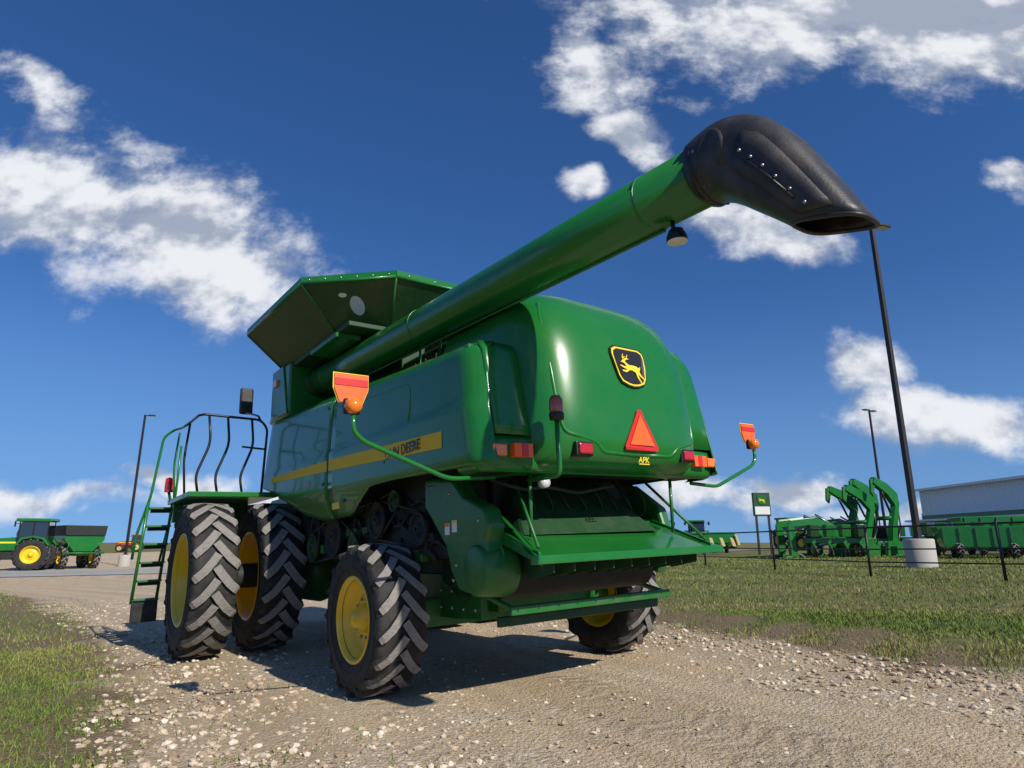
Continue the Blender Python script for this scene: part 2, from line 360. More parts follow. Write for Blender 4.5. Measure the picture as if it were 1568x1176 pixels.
for s,t in((-1,'left'),(1,'right')):
    for nm,y0,y1,ny in(('rear',None,1.30,34),('front',1.335,3.78,24)):
        V=[];Fq=[];nz=26
        for j in range(ny+1):
            for i in range(nz+1):
                v=i/nz
                if y0 is None:
                    f=(j/ny)**1.6
                    zt=2.87;zb=1.84;zz=zb+(zt-zb)*v;ys=-1.84+(zz-1.84)*.19;y=ys+(y1-ys)*f
                else: y=y0+(y1-y0)*j/ny; y=y+.18*(1-v)*(j/ny)
                zb,zt=zbot(y),ztop(y);z=zb+(zt-zb)*v
                V.append((s*xs(y,z),y,z))
        for j in range(ny):
            for i in range(nz): a=j*(nz+1)+i;Fq.append((a,a+1,a+nz+2,a+nz+1))
        newobj('side_panel_%s_%s'%(nm,t),V,Fq,'green',P,smooth=True,solid=.02)
    for nm,ya,yb in(('a',-1.25,1.29),('b',1.345,3.5)):
        V=[];Fq=[];n=24
        for j in range(n+1):
            y=ya+(yb-ya)*j/n
            zt=float(np.interp(y,[-1.25,1.3,3.5],[2.175,2.255,2.28]));zb=float(np.interp(y,[-1.25,1.3,3.5],[2.035,2.130,2.20]))
            for z in np.linspace(zb,zt,4): V.append((s*(xs(y,z)+.014),y,z))
        for j in range(n):
            for i in range(3): a=j*4+i;Fq.append((a,a+1,a+5,a+4))
        newobj('yellow_stripe_%s_%s'%(nm,t),V,Fq,'stripe',P,smooth=True)
    tube('panel_ridge_'+t,[(s*(xs(y,z)+.004),y,z) for y,z in((-.62,2.36),(-.64,2.6),(-.60,2.72),(.0,2.76),(.6,2.80),(1.1,2.84))],.012,'green',P,fil=.1)
    for k,(y,z) in enumerate(((1.45,2.0),(1.45,2.9),(.9,1.78))): box('panel_latch_%s_%d'%(t,k),(s*xs(y,z)-.022,y-.04,z-.02),(s*xs(y,z)+.022,y+.04,z+.02),'blk',P,.006)
    box('model_badge_'+t,(s*xs(1.15,1.74)-.02,1.05,1.70),(s*xs(1.15,1.74)+.022,1.25,1.78),'ydec',P,.002)
def textobj(name,body,size,mtx,m,par,shear=0,ex=.001):
    c=bpy.data.curves.new(name,'FONT');c.body=body;c.size=size;c.shear=shear;c.extrude=ex;c.offset=size*.012;c.align_x='CENTER';c.align_y='CENTER'
    o=bpy.data.objects.new(name,c);COL.objects.link(o);bpy.context.view_layer.update()
    dg=bpy.context.evaluated_depsgraph_get();me=bpy.data.meshes.new_from_object(o.evaluated_get(dg));bpy.data.objects.remove(o)
    me.materials.clear();me.materials.append(M[m]);o=bpy.data.objects.new(name,me);COL.objects.link(o);o.parent=par;o.matrix_local=mtx;return o
mt=Matrix(((0,0,-1,-(xs(-.5,2.12)+.018)),(-1,0,0,-.52),(0.03,1,0,2.115),(0,0,0,1)))
textobj('side_lettering_left','JOHN DEERE',.130,mt,'blk',P)
mt=Matrix(((0,0,1,(xs(-.5,2.12)+.018)),(1,0,0,-.52),(-0.03,1,0,2.115),(0,0,0,1)))
textobj('side_lettering_right','JOHN DEERE',.130,mt,'blk',P)
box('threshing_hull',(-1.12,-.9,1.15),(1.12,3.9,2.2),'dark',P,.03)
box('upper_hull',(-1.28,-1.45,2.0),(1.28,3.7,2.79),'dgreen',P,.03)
box('top_deck',(-1.36,-1.5,2.80),(1.36,3.70,2.86),'green2',P,.01)
for s in(-1,1): box('deck_edge_%d'%(s+2),(min(s*1.28,s*1.38),-1.55,2.80),(max(s*1.28,s*1.38),1.2,2.868),'green',P,.02)
# grain tank
box('grain_tank_body',(-.72,.95,2.85),(1.4,3.6,3.9),'dgreen',P,.02)
box('tank_front_column',(-1.43,3.0,3.10),(-.72,3.74,3.86),'green',P,.03)
prism('tank_side_lower',[(3.0,3.12),(3.74,3.16),(3.74,3.86),(3.25,3.86)],0,-1.45,-1.40,'green',P)
box('marker_lamp_body',(-1.48,3.45,3.60),(-1.44,3.62,3.70),'amber',P,.005)
zt=4.30
top=[(-1.02,.5),(1.02,.5),(1.87,1.24),(1.90,3.41),(-1.92,3.41),(-1.87,1.24)]
zb_=3.86
bot=[(-.86,1.0),(.86,1.0),(1.36,1.45),(1.38,3.45),(-1.38,3.45),(-1.36,1.45)]
for i in range(6):
    j=(i+1)%6
    a=top[i]+(zt,);b=top[j]+(zt,);c=bot[j]+(zb_,);d_=bot[i]+(zb_,)
    newobj('tank_extension_panel_%d'%i,[a,b,c,d_],[(0,1,2,3)],'tank',P,solid=.02)
    tube('tank_rim_%d'%i,[a,b],.02,'green',P,8)
    up=[(x,y,z+.075) for x,y,z in(a,b)]
    newobj('tank_lip_%d'%i,[a,b,up[1],up[0]],[(0,1,2,3)],'green',P,solid=.02)
    A_=Vector(a);B_=Vector(b);C_=Vector(c);D_=Vector(d_)
    tube('tank_rib_%d'%i,[D_+Vector((0,0,-.015)),A_+Vector((0,0,-.015))],.012,'green2',P,6)
    for t in np.linspace(.08,.92,6):
        q=A_.lerp(B_,t)+Vector((0,0,.035));lathe('tank_rim_bolt_%d_%d'%(i,int(t*100)),[(.0,.014),(.012,.012),(.014,-.014),(0,-.014)],'steel',P,q[:],8,ax=1)
box('tank_floor_flange',(-1.38,1.0,3.80),(1.38,3.5,3.86),'dgreen',P,.01)
box('tank_ledge',(-1.42,1.30,3.74),(-1.10,2.2,3.80),'green',P,.01)
cen=(Vector((*top[0],zt))+Vector((*top[5],zt))+Vector((*bot[0],zb_))+Vector((*bot[5],zb_)))/4
e1=(Vector((*top[0],zt))-Vector((*top[5],zt))).normalized();e2=((Vector((*top[0],zt))+Vector((*top[5],zt)))-(Vector((*bot[0],zb_))+Vector((*bot[5],zb_)))).normalized();nrm=e1.cross(e2).normalized()
if nrm.y>0:nrm=-nrm
M['acr']=mat('window_acrylic',(.50,.58,.70),.2)
cw=cen+nrm*.016+e1*.02
newobj('tank_window',[cw+e1*.085*math.cos(a)+e2*.13*math.sin(a) for a in [2*math.pi*k/24 for k in range(24)]],[tuple(range(24))],'acr',P)
cw=cen+nrm*.016-e1*.12+e2*.15
newobj('tank_label',[cw+e1*.05*math.cos(a)+e2*.03*math.sin(a) for a in [2*math.pi*k/24 for k in range(24)]],[tuple(range(24))],'white',P)
# cab
prism('cab_glass',[(3.95,2.1),(5.2,2.1),(5.5,2.7),(5.35,3.45),(3.95,3.45)],0,-.86,.86,'glass',P,.03)
prism('cab_roof',[(3.85,3.42),(5.6,3.42),(5.65,3.5),(5.4,3.62),(3.9,3.65)],0,-.95,.95,'green',P,.04)
for s in(-1,1):
    for y in(3.97,4.7): box('cab_pillar_%d_%d'%(s+2,int(y)),(s*.88-.03,y-.03,2.05),(s*.88+.03,y+.03,3.45),'black',P)
box('cab_base',(-.95,3.85,1.75),(.95,5.3,2.1),'green2',P,.03)
prism('feeder_house',[(4.2,1.7),(4.4,1.3),(6.4,.45),(6.5,.95),(5.0,1.75)],0,-.65,.65,'green2',P,.02)
box('engine_cover',(-.74,-1.0,2.86),(1.3,.93,3.40),'dgreen',P,.04)
for k in range(7): box('engine_cover_louvre_%d'%k,(-.765,-.9+k*.24,2.95),(-.742,-.76+k*.24,3.30),'dark',P,.004)
box('air_filter_housing',(-.55,-.2,3.38),(.2,.75,3.6),'dark',P,.05)
for k,(y) in enumerate((-1.0,-.55,-.1,.35)):
    tube('deck_rail_post_%d'%k,[(-.80,y,2.86),(-.80,y,3.44)],.014,'green',P,8)
tube('deck_rail',[(-.80,-1.02,3.42),(-.80,.8,3.46)],.018,'green',P,8)
box('deck_step',(-.80,-.9,3.40),(-.3,-.3,3.44),'green',P,.01)
# hood
hz=[1.80,1.84,1.88,1.98,2.1,2.4,2.7,2.9,3.05,3.18,3.28,3.37,3.44,3.49,3.525,3.545]
hy=[-1.70,-1.93,-2.02,-2.06,-2.08,-2.055,-2.015,-1.97,-1.92,-1.86,-1.79,-1.71,-1.62,-1.50,-1.33,-1.05]
hw=[.96,1.02,1.04,1.05,1.05,1.045,1.03,1.015,.99,.955,.91,.855,.785,.69,.54,.34]
EX=.46
def se(t,e=.5):
    sgn=1 if math.sin(t)>=0 else -1
    return sgn*abs(math.sin(t))**e,abs(math.cos(t))**e
rings=[]
for z,yc,w in zip(hz,hy,hw):
    ring=[(-w,-.45,z)]
    for k in range(49):
        t=-math.pi/2+math.pi*k/48;a,b=se(t,EX);yb=-1.0
        ring.append((w*a,yb-(yb-yc)*b,z))
    ring.append((w,-.45,z));rings.append(ring)
loft('engine_hood',rings,'green',P,closed=False,sub=1)
newobj('hood_top_cap',rings[-1],[tuple(range(len(rings[-1])))],'green',P)
newobj('hood_front_cap',[(-1,-.46,1.85),(1,-.46,1.85),(.98,-.46,3.05),(.6,-.46,3.48),(-.6,-.46,3.48),(-.98,-.46,3.05)],[(0,1,2,3,4,5)],'dgreen',P)
def hyf(x,z):
    yc=float(np.interp(z,hz,hy));w=float(np.interp(z,hz,hw));q=min(1,abs(x)/w)
    return -1.0-(-1.0-yc)*max(0,1-q**(2/EX))**(EX/2)
for s in(-1,1):
    tube('hood_crease_%d'%(s+2),[(s*x,hyf(x,z)+.014,z) for x,z in((.74,3.28),(.80,3.1),(.82,2.6),(.81,2.25),(.78,2.1),(.68,2.07),(.50,2.03),(.42,1.95),(.0,1.94))],.020,'green',P,fil=.12)
rings=[]
for z,dy,w in((1.80,.06,1.36),(1.82,.015,1.40),(1.86,0,1.425),(2.0,-.01,1.43),(2.06,0,1.425),(2.09,.03,1.40),(2.10,.10,1.30)):
    ring=[(-w,-1.40,z)]
    for k in range(41):
        t=-math.pi/2+math.pi*k/40;a,b=se(t,.28);ring.append((w*a,-1.45-(.34-dy)*b,z))
    ring.append((w,-1.40,z));rings.append(ring)
loft('rear_skirt',rings,'green',P,closed=False)
box('skirt_backing',(-1.3,-1.6,1.82),(1.3,-1.3,2.05),'dark',P)
rings=[]
for z in np.linspace(2.08,2.88,10):
    ye=-1.84+(z-1.84)*.19; rl=.05*max(0,(z-2.78)/.1)**2
    rings.append([(x,ye+dy+rl,z) for x,dy in((-1.318,.012),(-1.29,-.004),(-1.2,-.012),(-1.08,-.012),(-1.0,-.005),(-.93,.03))])
loft('corner_panel_left',rings,'green',P,closed=False,solid=.015)
box('corner_cap_left',(-1.33,-1.60,2.82),(-.93,-1.2,2.872),'green',P,.02)
box('corner_fill_left',(-1.3,-1.55,2.05),(-.95,-1.0,2.84),'dgreen',P,0)
rings=[]
for z,w,y0 in((2.08,1.445,-1.78),(2.4,1.445,-1.74),(2.7,1.43,-1.69),(2.9,1.41,-1.66),(3.02,1.38,-1.63),(3.12,1.32,-1.59),(3.19,1.22,-1.52),(3.22,1.05,-1.42)):
    rings.append([(.80,y0-.02,z),(w-.28,y0-.02,z),(w-.14,y0-.005,z),(w-.05,y0+.04,z),(w-.01,y0+.11,z),(w,y0+.25,z),(w,-.9,z),(w,-.3,z)])
loft('corner_panel_right',rings,'green',P,closed=False,solid=.015)
def decal(name,poly,cx,cz,sx,sz,off,m,thick=.003):
    pts=[(cx+x*sx,cz+z*sz) for x,z in poly]
    newobj(name,[(x,hyf(x,z)-off,z) for x,z in pts],[tuple(range(len(pts)))],m,P,solid=thick)
shield=[(-.72,1),(.72,1),(.95,.86),(1,.6),(.93,.0),(.82,-.55),(.66,-.82),(.3,-.96),(0,-1),(-.3,-.96),(-.66,-.82),(-.82,-.55),(-.93,0),(-1,.6),(-.95,.86)]
decal('logo_shield_black',shield,0,2.72,.215,.195,.014,'blk')
decal('logo_shield_yellow',shield,0,2.72,.200,.180,.018,'ydec')
decal('logo_shield_field',shield,0,2.72,.182,.163,.022,'blk')
deer=[(-.80,.30),(-.62,.44),(-.50,.42),(-.40,.30),(-.18,.16),(.15,.16),(.42,.14),(.60,.04),(.76,.16),(.70,-.02),(.60,-.18),(.70,-.38),(.95,-.62),(.86,-.66),(.56,-.44),(.46,-.34),(.50,-.58),(.68,-.88),(.58,-.90),(.36,-.58),(.28,-.28),(.0,-.16),(-.22,-.18),(-.48,-.34),(-.80,-.30),(-.82,-.22),(-.52,-.20),(-.40,-.12),(-.62,-.10),(-.92,.04),(-.88,.10),(-.60,.02),(-.42,.04),(-.50,.20),(-.62,.26)]
decal('logo_deer',deer,0.0,2.71,.150,.15,.026,'ydec')
decal('logo_antler',[(-.56,.42),(-.44,.55),(-.30,.60),(-.12,.84),(-.10,.80),(-.24,.56),(-.08,.58),(-.08,.53),(-.30,.49),(-.44,.38)],0,2.71,.150,.15,.026,'ydec')
decal('logo_antler_2',[(-.58,.42),(-.62,.62),(-.48,.86),(-.45,.83),(-.55,.62),(-.36,.70),(-.36,.66),(-.54,.55),(-.50,.42)],0,2.71,.150,.15,.027,'ydec')
tri=[(-.09,1),(.09,1),(1,-.86),(.93,-1),(-.93,-1),(-1,-.86)]
decal('slow_moving_border',tri,0,2.15,.205,.175,.018,'reflr');decal('slow_moving_triangle',[(0,.86),(.78,-.74),(-.78,-.74)],0,2.14,.19,.165,.023,'reflo')
mt=Matrix(((1,0,0,0.02),(0,0,-1,hyf(0,1.9)-.035),(0,1,0,1.895),(0,0,0,1)))
textobj('dealer_sticker','APK',.07,mt,'ydec',P,shear=.25)
box('dealer_sticker_bar',(-.04,hyf(0,1.9)-.037,1.858),(.09,hyf(0,1.9)-.033,1.866),'ydec',P,0)
for s in(-1,1):
    a,b=sorted((s*1.22,s*1.35));box('marker_light_%d'%(s+2),(a,-1.82,1.91),(b,-1.70,2.0),'amber',P,.012)
    a,b=sorted((s*.99,s*1.17));box('reflector_plate_%d'%(s+2),(a,-1.845,1.905),(b,-1.775,2.01),'reflo',P,.004)
    a,b=sorted((s*1.04,s*1.10));box('reflector_band_%d'%(s+2),(a,-1.85,1.906),(b,-1.79,2.009),'reflr',P,.002)
    a,b=sorted((s*.56,s*.70));yy=hyf(.66,1.97);box('tail_lamp_housing_%d'%(s+2),(a-.02,yy-.03,1.905),(b+.02,yy+.06,2.02),'blk',P,.01);box('tail_lamp_%d'%(s+2),(a,yy-.05,1.92),(b,yy,2.005),'red',P,.012)
    tube('marker_arm_%d'%(s+2),[(s*1.2,-1.6,1.77),(s*1.62,-1.6,1.745),(s*2.30,-1.6,1.99),(s*2.375,-1.6,2.06),(s*2.375,-1.6,2.17)],.018,'green',P,10,fil=.08)
    lathe('marker_arm_lamp_%d'%(s+2),[(.0,-.06),(.045,-.055),(.06,-.02),(.06,.02),(.045,.05),(0,.055)],'amber',P,(s*2.375,-1.6,2.235),20,ax=1)
    box('marker_arm_lamp_body_%d'%(s+2),(s*2.375-.06,-1.585,2.18),(s*2.375+.06,-1.545,2.29),'blk',P,.01)
    poly=[(-.125,.135),(.125,.135),(.125,.03),(.085,-.07),(-.085,-.07),(-.125,.03)]
    prism('marker_sign_back_%d'%(s+2),[(s*2.375+x*1.06,2.335+z*1.06) for x,z in poly],1,-1.548,-1.540,'ydec',P,.001)
    prism('marker_sign_%d'%(s+2),[(s*2.375+x,2.335+z) for x,z in poly],1,-1.56,-1.55,'reflo',P,.001)
    prism('marker_sign_band_%d'%(s+2),[(s*2.375+x,2.335+z) for x,z in((-.122,.10),(.122,.10),(.122,.05),(-.122,.05))],1,-1.565,-1.555,'reflr',P,0)
tube('beacon_pole',[(-.95,-1.72,1.74),(-.95,-2.10,1.74),(-.95,-2.10,2.18)],.02,'green',P,10,fil=.06)
lathe('beacon_base',[(.001,2.155),(.055,2.16),(.06,2.20),(.055,2.215)],'blk',P,(-.95,-2.10,0),20,ax=2)
lathe('beacon_lens',[(.052,2.215),(.056,2.24),(.054,2.31),(.04,2.345),(.001,2.355)],'amberd',P,(-.95,-2.10,0),20,ax=2)
# auger
X0=-1.0
def az(y): return 3.40+(y+3.72)/(3.3+3.72)*.21
loft('unloading_auger_tube',[[(X0+.192*math.cos(a),y,az(y)+.192*math.sin(a)) for a in [2*math.pi*k/48 for k in range(48)]] for y in(-3.80,-2,0,1.5,3.25)],'green',P)
for y in(-3.25,-.1,2.5): lathe('auger_band_%d'%int(y*10),[(.192,y-.008),(.197,y-.008),(.197,y+.008),(.192,y+.008)],'green',P,(X0,0,az(y)),48,ax=1)
tube('auger_hydraulic_line',[(X0+.05,-3.3,az(-3.3)-.20),(X0+.05,1,az(1)-.20),(X0+.05,3,az(3)-.20)],.012,'green',P,8)
tube('auger_elbow',[(X0,2.9,3.6),(X0,3.35,3.58),(X0+.02,3.5,3.4),(X0+.02,3.5,2.85)],.21,'dgreen',P,24,fil=.18)
OU=np.array([(-3.68,3.612),(-3.76,3.632),(-3.90,3.640),(-4.06,3.570),(-4.17,3.465),(-4.27,3.32),(-4.36,3.13),(-4.46,2.91),(-4.55,2.70)])
IN=np.array([(-3.68,3.198),(-3.74,3.192),(-3.80,3.175),(-3.87,3.125),(-3.93,3.07),(-3.99,3.01),(-4.06,2.945),(-4.13,2.875),(-4.20,2.805)])
BW=np.array([.206,.212,.216,.214,.208,.198,.182,.160,.138]);EE=np.array([1,1,.92,.8,.72,.66,.62,.60,.58])
tt=np.linspace(0,8,25);ii=np.arange(9)
def ip(a): return np.interp(tt,ii,a)
def sm(a):
    a=ip(a);b=a.copy()
    for _ in range(3): b[1:-1]=(b[:-2]+2*b[1:-1]+b[2:])/4
    return b
ou=np.stack([sm(OU[:,0]),sm(OU[:,1])],1);inn=np.stack([sm(IN[:,0]),sm(IN[:,1])],1);bw=sm(BW);ee=sm(EE)
rings=[]
for i in range(25):
    cy,cz=(ou[i]+inn[i])/2;hy_,hz_=(ou[i]-inn[i])/2;ring=[]
    for k in range(48):
        t=2*math.pi*k/48;e=ee[i];c_=math.copysign(abs(math.cos(t))**e,math.cos(t));s_=math.copysign(abs(math.sin(t))**e,math.sin(t))
        ring.append((X0+bw[i]*c_,cy+hy_*s_,cz+hz_*s_))
    rings.append(ring)
loft('auger_boot',rings,'boot',P,caps=False,solid=.014)
mo=rings[-1];tube('boot_mouth_rim',mo+[mo[0]],.012,'boot',P,8)
lathe('boot_clamp',[(.206,-3.735),(.220,-3.735),(.220,-3.70),(.206,-3.70)],'blk',P,(X0,0,az(-3.72)),48,ax=1)
def bs(i,v,off):
    cy,cz=(ou[i]+inn[i])/2;hy_,hz_=(ou[i]-inn[i])/2;return (X0-bw[i]*(1-abs(v)**(2/ee[i]))**(ee[i]/2)-off,cy+hy_*v,cz+hz_*v)
I0=list(range(11,24));vv=[-.45,-.1,.25,.6]
V=[bs(i,v*(1 if i>12 else .85),.004) for i in I0 for v in vv];nv=len(vv)
newobj('boot_side_plate',V,[(a*nv+b,a*nv+b+1,(a+1)*nv+b+1,(a+1)*nv+b) for a in range(len(I0)-1) for b in range(nv-1)],'boot',P,smooth=True,solid=.026)
for k,i in enumerate((12,14,16,18,20,22)):
    lathe('boot_bolt_%d'%k,[(.0,-.010),(.009,-.008),(.009,.01)],'steel',P,bs(i,.05,.018),8,ax=0)
tube('boot_rod',[bs(13,-.08,.022),bs(17,-.08,.022),bs(21,-.08,.022)],.010,'blk',P,8)
for k,a in enumerate((20,80,140,200,260)):
    lathe('boot_ring_bolt_%d'%k,[(.0,.012),(.010,.010),(.010,-.01)],'steel',P,(X0-.216*math.sin(rad(a)),-3.76,az(-3.76)+.216*math.cos(rad(a))),8,ax=2)
tube('boot_relief',[bs(4,-.5,-.008),bs(4,.1,-.006),bs(6,.55,-.008),bs(8,.3,-.006),bs(9,-.35,-.008)],.026,'boot',P,8,fil=.07)
tube('auger_lamp_bracket',[(X0,-3.40,az(-3.4)-.19),(X0,-3.40,3.13)],.014,'blk',P,8)
lathe('auger_lamp',[(.001,.05),(.045,.045),(.065,.0),(.068,-.035)],'blk',P,(X0,-3.42,3.10),20,ax=2);lathe('auger_lamp_lens',[(.066,-.036),(.001,-.04)],'lampw',P,(X0,-3.42,3.10),20,ax=2)
# under-hood structure
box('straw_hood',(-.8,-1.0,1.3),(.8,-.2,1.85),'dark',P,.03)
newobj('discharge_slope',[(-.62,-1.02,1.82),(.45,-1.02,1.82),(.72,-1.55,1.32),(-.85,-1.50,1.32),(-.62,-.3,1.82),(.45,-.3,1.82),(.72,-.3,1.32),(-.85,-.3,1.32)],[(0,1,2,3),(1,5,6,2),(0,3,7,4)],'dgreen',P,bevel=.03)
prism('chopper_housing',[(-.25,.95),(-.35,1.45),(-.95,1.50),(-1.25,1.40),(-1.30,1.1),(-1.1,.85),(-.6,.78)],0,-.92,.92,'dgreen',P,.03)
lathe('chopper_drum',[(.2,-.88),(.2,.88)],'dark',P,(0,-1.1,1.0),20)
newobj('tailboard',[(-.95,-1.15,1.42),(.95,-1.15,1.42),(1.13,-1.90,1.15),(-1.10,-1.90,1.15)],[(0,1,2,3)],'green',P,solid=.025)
box('tailboard_rear_lip',(-1.12,-1.935,1.10),(1.15,-1.905,1.165),'green',P,.008)
for s in(-1,1):
    prism('tailboard_side_%d'%(s+2),[(-1.12,1.36),(-1.12,1.47),(-1.90,1.19),(-1.92,1.09)],0,s*1.02-.012,s*1.02+.012,'green',P,.004)
for k,x in enumerate(np.linspace(-.85,.85,9)):
    prism('tailboard_vane_%d'%k,[(-1.2,1.36),(-1.85,1.13),(-1.85,1.03),(-1.55,.98),(-1.2,1.15)],0,x-.006,x+.006,'dgreen',P,0)
for k,x in enumerate((-.6,-.2,.2,.6)): box('tailboard_bolt_plate_%d'%k,(x-.04,-1.36,1.36),(x+.04,-1.28,1.385),'blk',P,.004,rot=(rad(20),0,0))
box('tailboard_hinge_bar',(-1.0,-1.2,1.38),(1.0,-1.14,1.44),'green2',P,.01)
newobj('left_fin',[(-.93,-1.15,1.44),(-.93,-1.70,1.24),(-1.06,-1.86,1.19),(-.93,-1.3,1.48)],[(0,1,2,3)],'green',P,solid=.015)
box('lower_cross_bar',(-.95,-1.42,.70),(.95,-1.36,.77),'green2',P,.01)
box('lower_cross_bar_2',(-.95,-1.25,.60),(.95,-1.20,.68),'dgreen',P,.01)
for s in(-1,1):
    tube('lower_brace_%d'%(s+2),[(s*.9,-1.39,.74),(s*.9,-.5,.95)],.025,'green2',P,8)
    tube('hood_strut_%d'%(s+2),[(s*.86,-1.62,1.80),(s*.86,-1.60,1.3)],.016,'green2',P,8)
    tube('hood_strut_b%d'%(s+2),[(s*.80,-1.3,1.84),(s*1.0,-1.86,1.22)],.014,'green2',P,8)
prism('drive_shield_left',[(-.45,1.88),(-.95,1.82),(-1.12,1.66),(-1.42,1.55),(-1.50,1.40),(-1.44,1.28),(-1.46,1.12),(-1.40,.95),(-1.22,.87),(-1.02,.90),(-.90,1.05),(-.82,1.25),(-.62,1.45),(-.45,1.6)],0,-1.20,-1.02,'green2',P,.035,seg=4)
loft('drive_shield_bulge',[[(xx,-1.33+r_*math.cos(a),1.06+r_*1.15*math.sin(a)) for a in [2*math.pi*q/28 for q in range(28)]] for xx,r_ in((-1.24,.17),(-1.0,.19),(-.90,.18))],'green2',P,bevel=.02)
prism('drive_shield_right',[(-.45,1.85),(-.95,1.8),(-1.3,1.55),(-1.40,1.2),(-1.2,.9),(-.9,1.05),(-.6,1.45)],0,1.02,1.15,'green2',P,.03)
for k,(y,z) in enumerate(((-.98,1.42),(-.86,1.40))):
    box('warning_label_%d'%k,(-1.207,y-.045,z-.05),(-1.199,y+.03,z+.05),'white',P,.002);box('warning_label_top_%d'%k,(-1.209,y-.043,z+.02),(-1.200,y+.028,z+.047),'reflo' if k else 'ydec',P,0)
for k,(y,z) in enumerate(((-.6,1.78),(-.9,1.7),(-1.35,1.45),(-1.0,1.1),(-.95,.98))): lathe('shield_bolt_%d'%k,[(.0,-1.212),(.014,-1.210),(.016,-1.198)],'steel',P,(0,y,z),8)
for s in(-1,1):
    box('main_rail_%d'%(s+2),(s*.62-.06,-1.1,.86),(s*.62+.06,4.2,1.12),'green2',P,.01)
    box('rear_frame_leg_%d'%(s+2),(s*.95-.05,-.75,.9),(s*.95+.05,-.6,1.9),'dgreen',P,.01)
box('fuel_tank',(-.98,.55,.78),(.6,1.1,1.2),'dgreen',P,.03)
prism('mid_frame_bracket',[(-.85,.62),(.9,.58),(1.0,.92),(.35,1.0),(-.85,1.0)],0,-.86,-.80,'green2',P,.008)
for k in range(8): lathe('bracket_bolt_%d'%k,[(.0,-.874),(.016,-.872),(.018,-.86)],'steel',P,(0,-.75+.2*(k%4),.70+.15*(k//4)),6)
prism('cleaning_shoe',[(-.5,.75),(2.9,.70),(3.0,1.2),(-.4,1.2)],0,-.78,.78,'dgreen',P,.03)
pul=[(.55,1.55,.20),(1.15,1.28,.14),(1.75,1.42,.24),(2.45,1.30,.18),(-.35,1.42,.16),(.15,1.72,.11),(2.35,1.72,.12)]
for k,(y,z,r_) in enumerate(pul):
    lathe('pulley_%d'%k,[(.02,-1.235),(r_*.3,-1.235),(r_*.35,-1.20),(r_*.8,-1.195),(r_*.85,-1.22),(r_,-1.225),(r_*.93,-1.20),(r_,-1.175),(r_*.5,-1.17)],'dgreen' if k%2 else 'dark',P,(0,y,z),28)
for k,(i,j) in enumerate(((0,2),(2,3),(0,4),(1,2),(5,0),(3,6))):
    a=pul[i];b=pul[j];dx,dz=b[0]-a[0],b[1]-a[1];l=math.hypot(dx,dz);nx_,nz_=-dz/l,dx/l
    for sg in(-1,1): tube('belt_%d_%d'%(k,sg+1),[(-1.20,a[0]+sg*nx_*a[2],a[1]+sg*nz_*a[2]),(-1.20,b[0]+sg*nx_*b[2],b[1]+sg*nz_*b[2])],.014,'belt',P,6)
for k in range(16):
    y=-.9+k*.22+rng.uniform(-.05,.05);z=1.2+rng.random()*.5
    tube('hose_%d'%k,[(-1.14,y,z),(-1.17,y+.1,z+rng.uniform(-.2,.2)),(-1.15,y+.3,z+rng.uniform(-.3,.3)),(-1.13,y+.45,z+.1)],.010+.008*rng.random(),'dark',P,6,fil=.1)
for k in range(14):
    y=rng.uniform(-.9,2.6);z=rng.uniform(.95,1.7);a=rng.uniform(.05,.16);b=rng.uniform(.04,.14)
    box('machine_bracket_%d'%k,(-1.19,y,z),(-1.10,y+a,z+b),['dgreen','green2','dark'][k%3],P,.008)
tube('lift_cylinder',[(-1.14,-.55,1.15),(-1.14,.15,1.5)],.035,'dark',P);tube('hydraulic_hose_bundle',[(-1.1,-1.4,1.78),(-.9,-1.55,1.68),(-.6,-1.5,1.72),(-.3,-1.56,1.66),(.2,-1.5,1.74)],.018,'dark',P,8,fil=.1)
lathe('rear_sensor_lamp',[(0,-.03),(.04,-.03),(.045,.03),(0,.03)],'lampw',P,(-.82,-1.75,1.72),16,ax=1)
for k in range(8):
    x=-.7+k*.2;tube('rear_hose_%d'%k,[(x,-1.2,1.82),(x+.05,-1.35,1.62+.05*math.sin(k*2)),(x+.15,-1.3,1.5),(x+.1,-1.1,1.45)],.011,'dark',P,6,fil=.1)
# platform, ladder, rails
box('cab_platform',(-2.50,3.55,2.02),(-1.35,5.15,2.09),'green',P,.01)
box('platform_bracket',(-2.45,4.9,1.75),(-1.4,5.0,2.02),'green2',P,.01)
for k,x in enumerate((-2.80,-2.48)):
    tube('ladder_rail_%d'%k,[(x-.02,5.42,.62),(x+.06,5.22,2.06)],.022,'green',P,8)
tube('ladder_handrail',[(-2.86,5.45,1.25),(-2.84,5.38,1.6),(-2.72,5.22,2.15),(-2.62,5.2,3.05),(-2.5,5.15,3.16),(-2.42,4.9,3.16),(-2.42,4.3,3.14)],.019,'green',P,8,fil=.1)
tube('ladder_handrail_2',[(-2.50,5.45,1.2),(-2.46,5.3,1.6),(-2.40,5.15,2.12),(-2.40,5.0,2.9)],.017,'green',P,8,fil=.1)
for k in range(6):
    z=.66+k*.26;y=5.42-.2*(z-.62)/1.44;x=.08*(z-.62)/1.44;box('ladder_step_%d'%k,(-2.80+x,y-.09,z),(-2.48+x,y+.09,z+.03),'green2',P,.004);box('ladder_step_riser_%d'%k,(-2.78+x,y-.02,z-.05),(-2.50+x,y+.0,z),'dark',P,.002)
box('mud_flap',(-2.82,5.36,.36),(-2.48,5.42,.68),'black',P,.01)
for k,(y) in enumerate((4.3,5.1)):
    tube('platform_rail_post_%d'%k,[(-2.42,y,2.08),(-2.46,y+.02,2.6),(-2.42,y,3.12)],.016,'green' if k else 'blk',P,8,fil=.1)
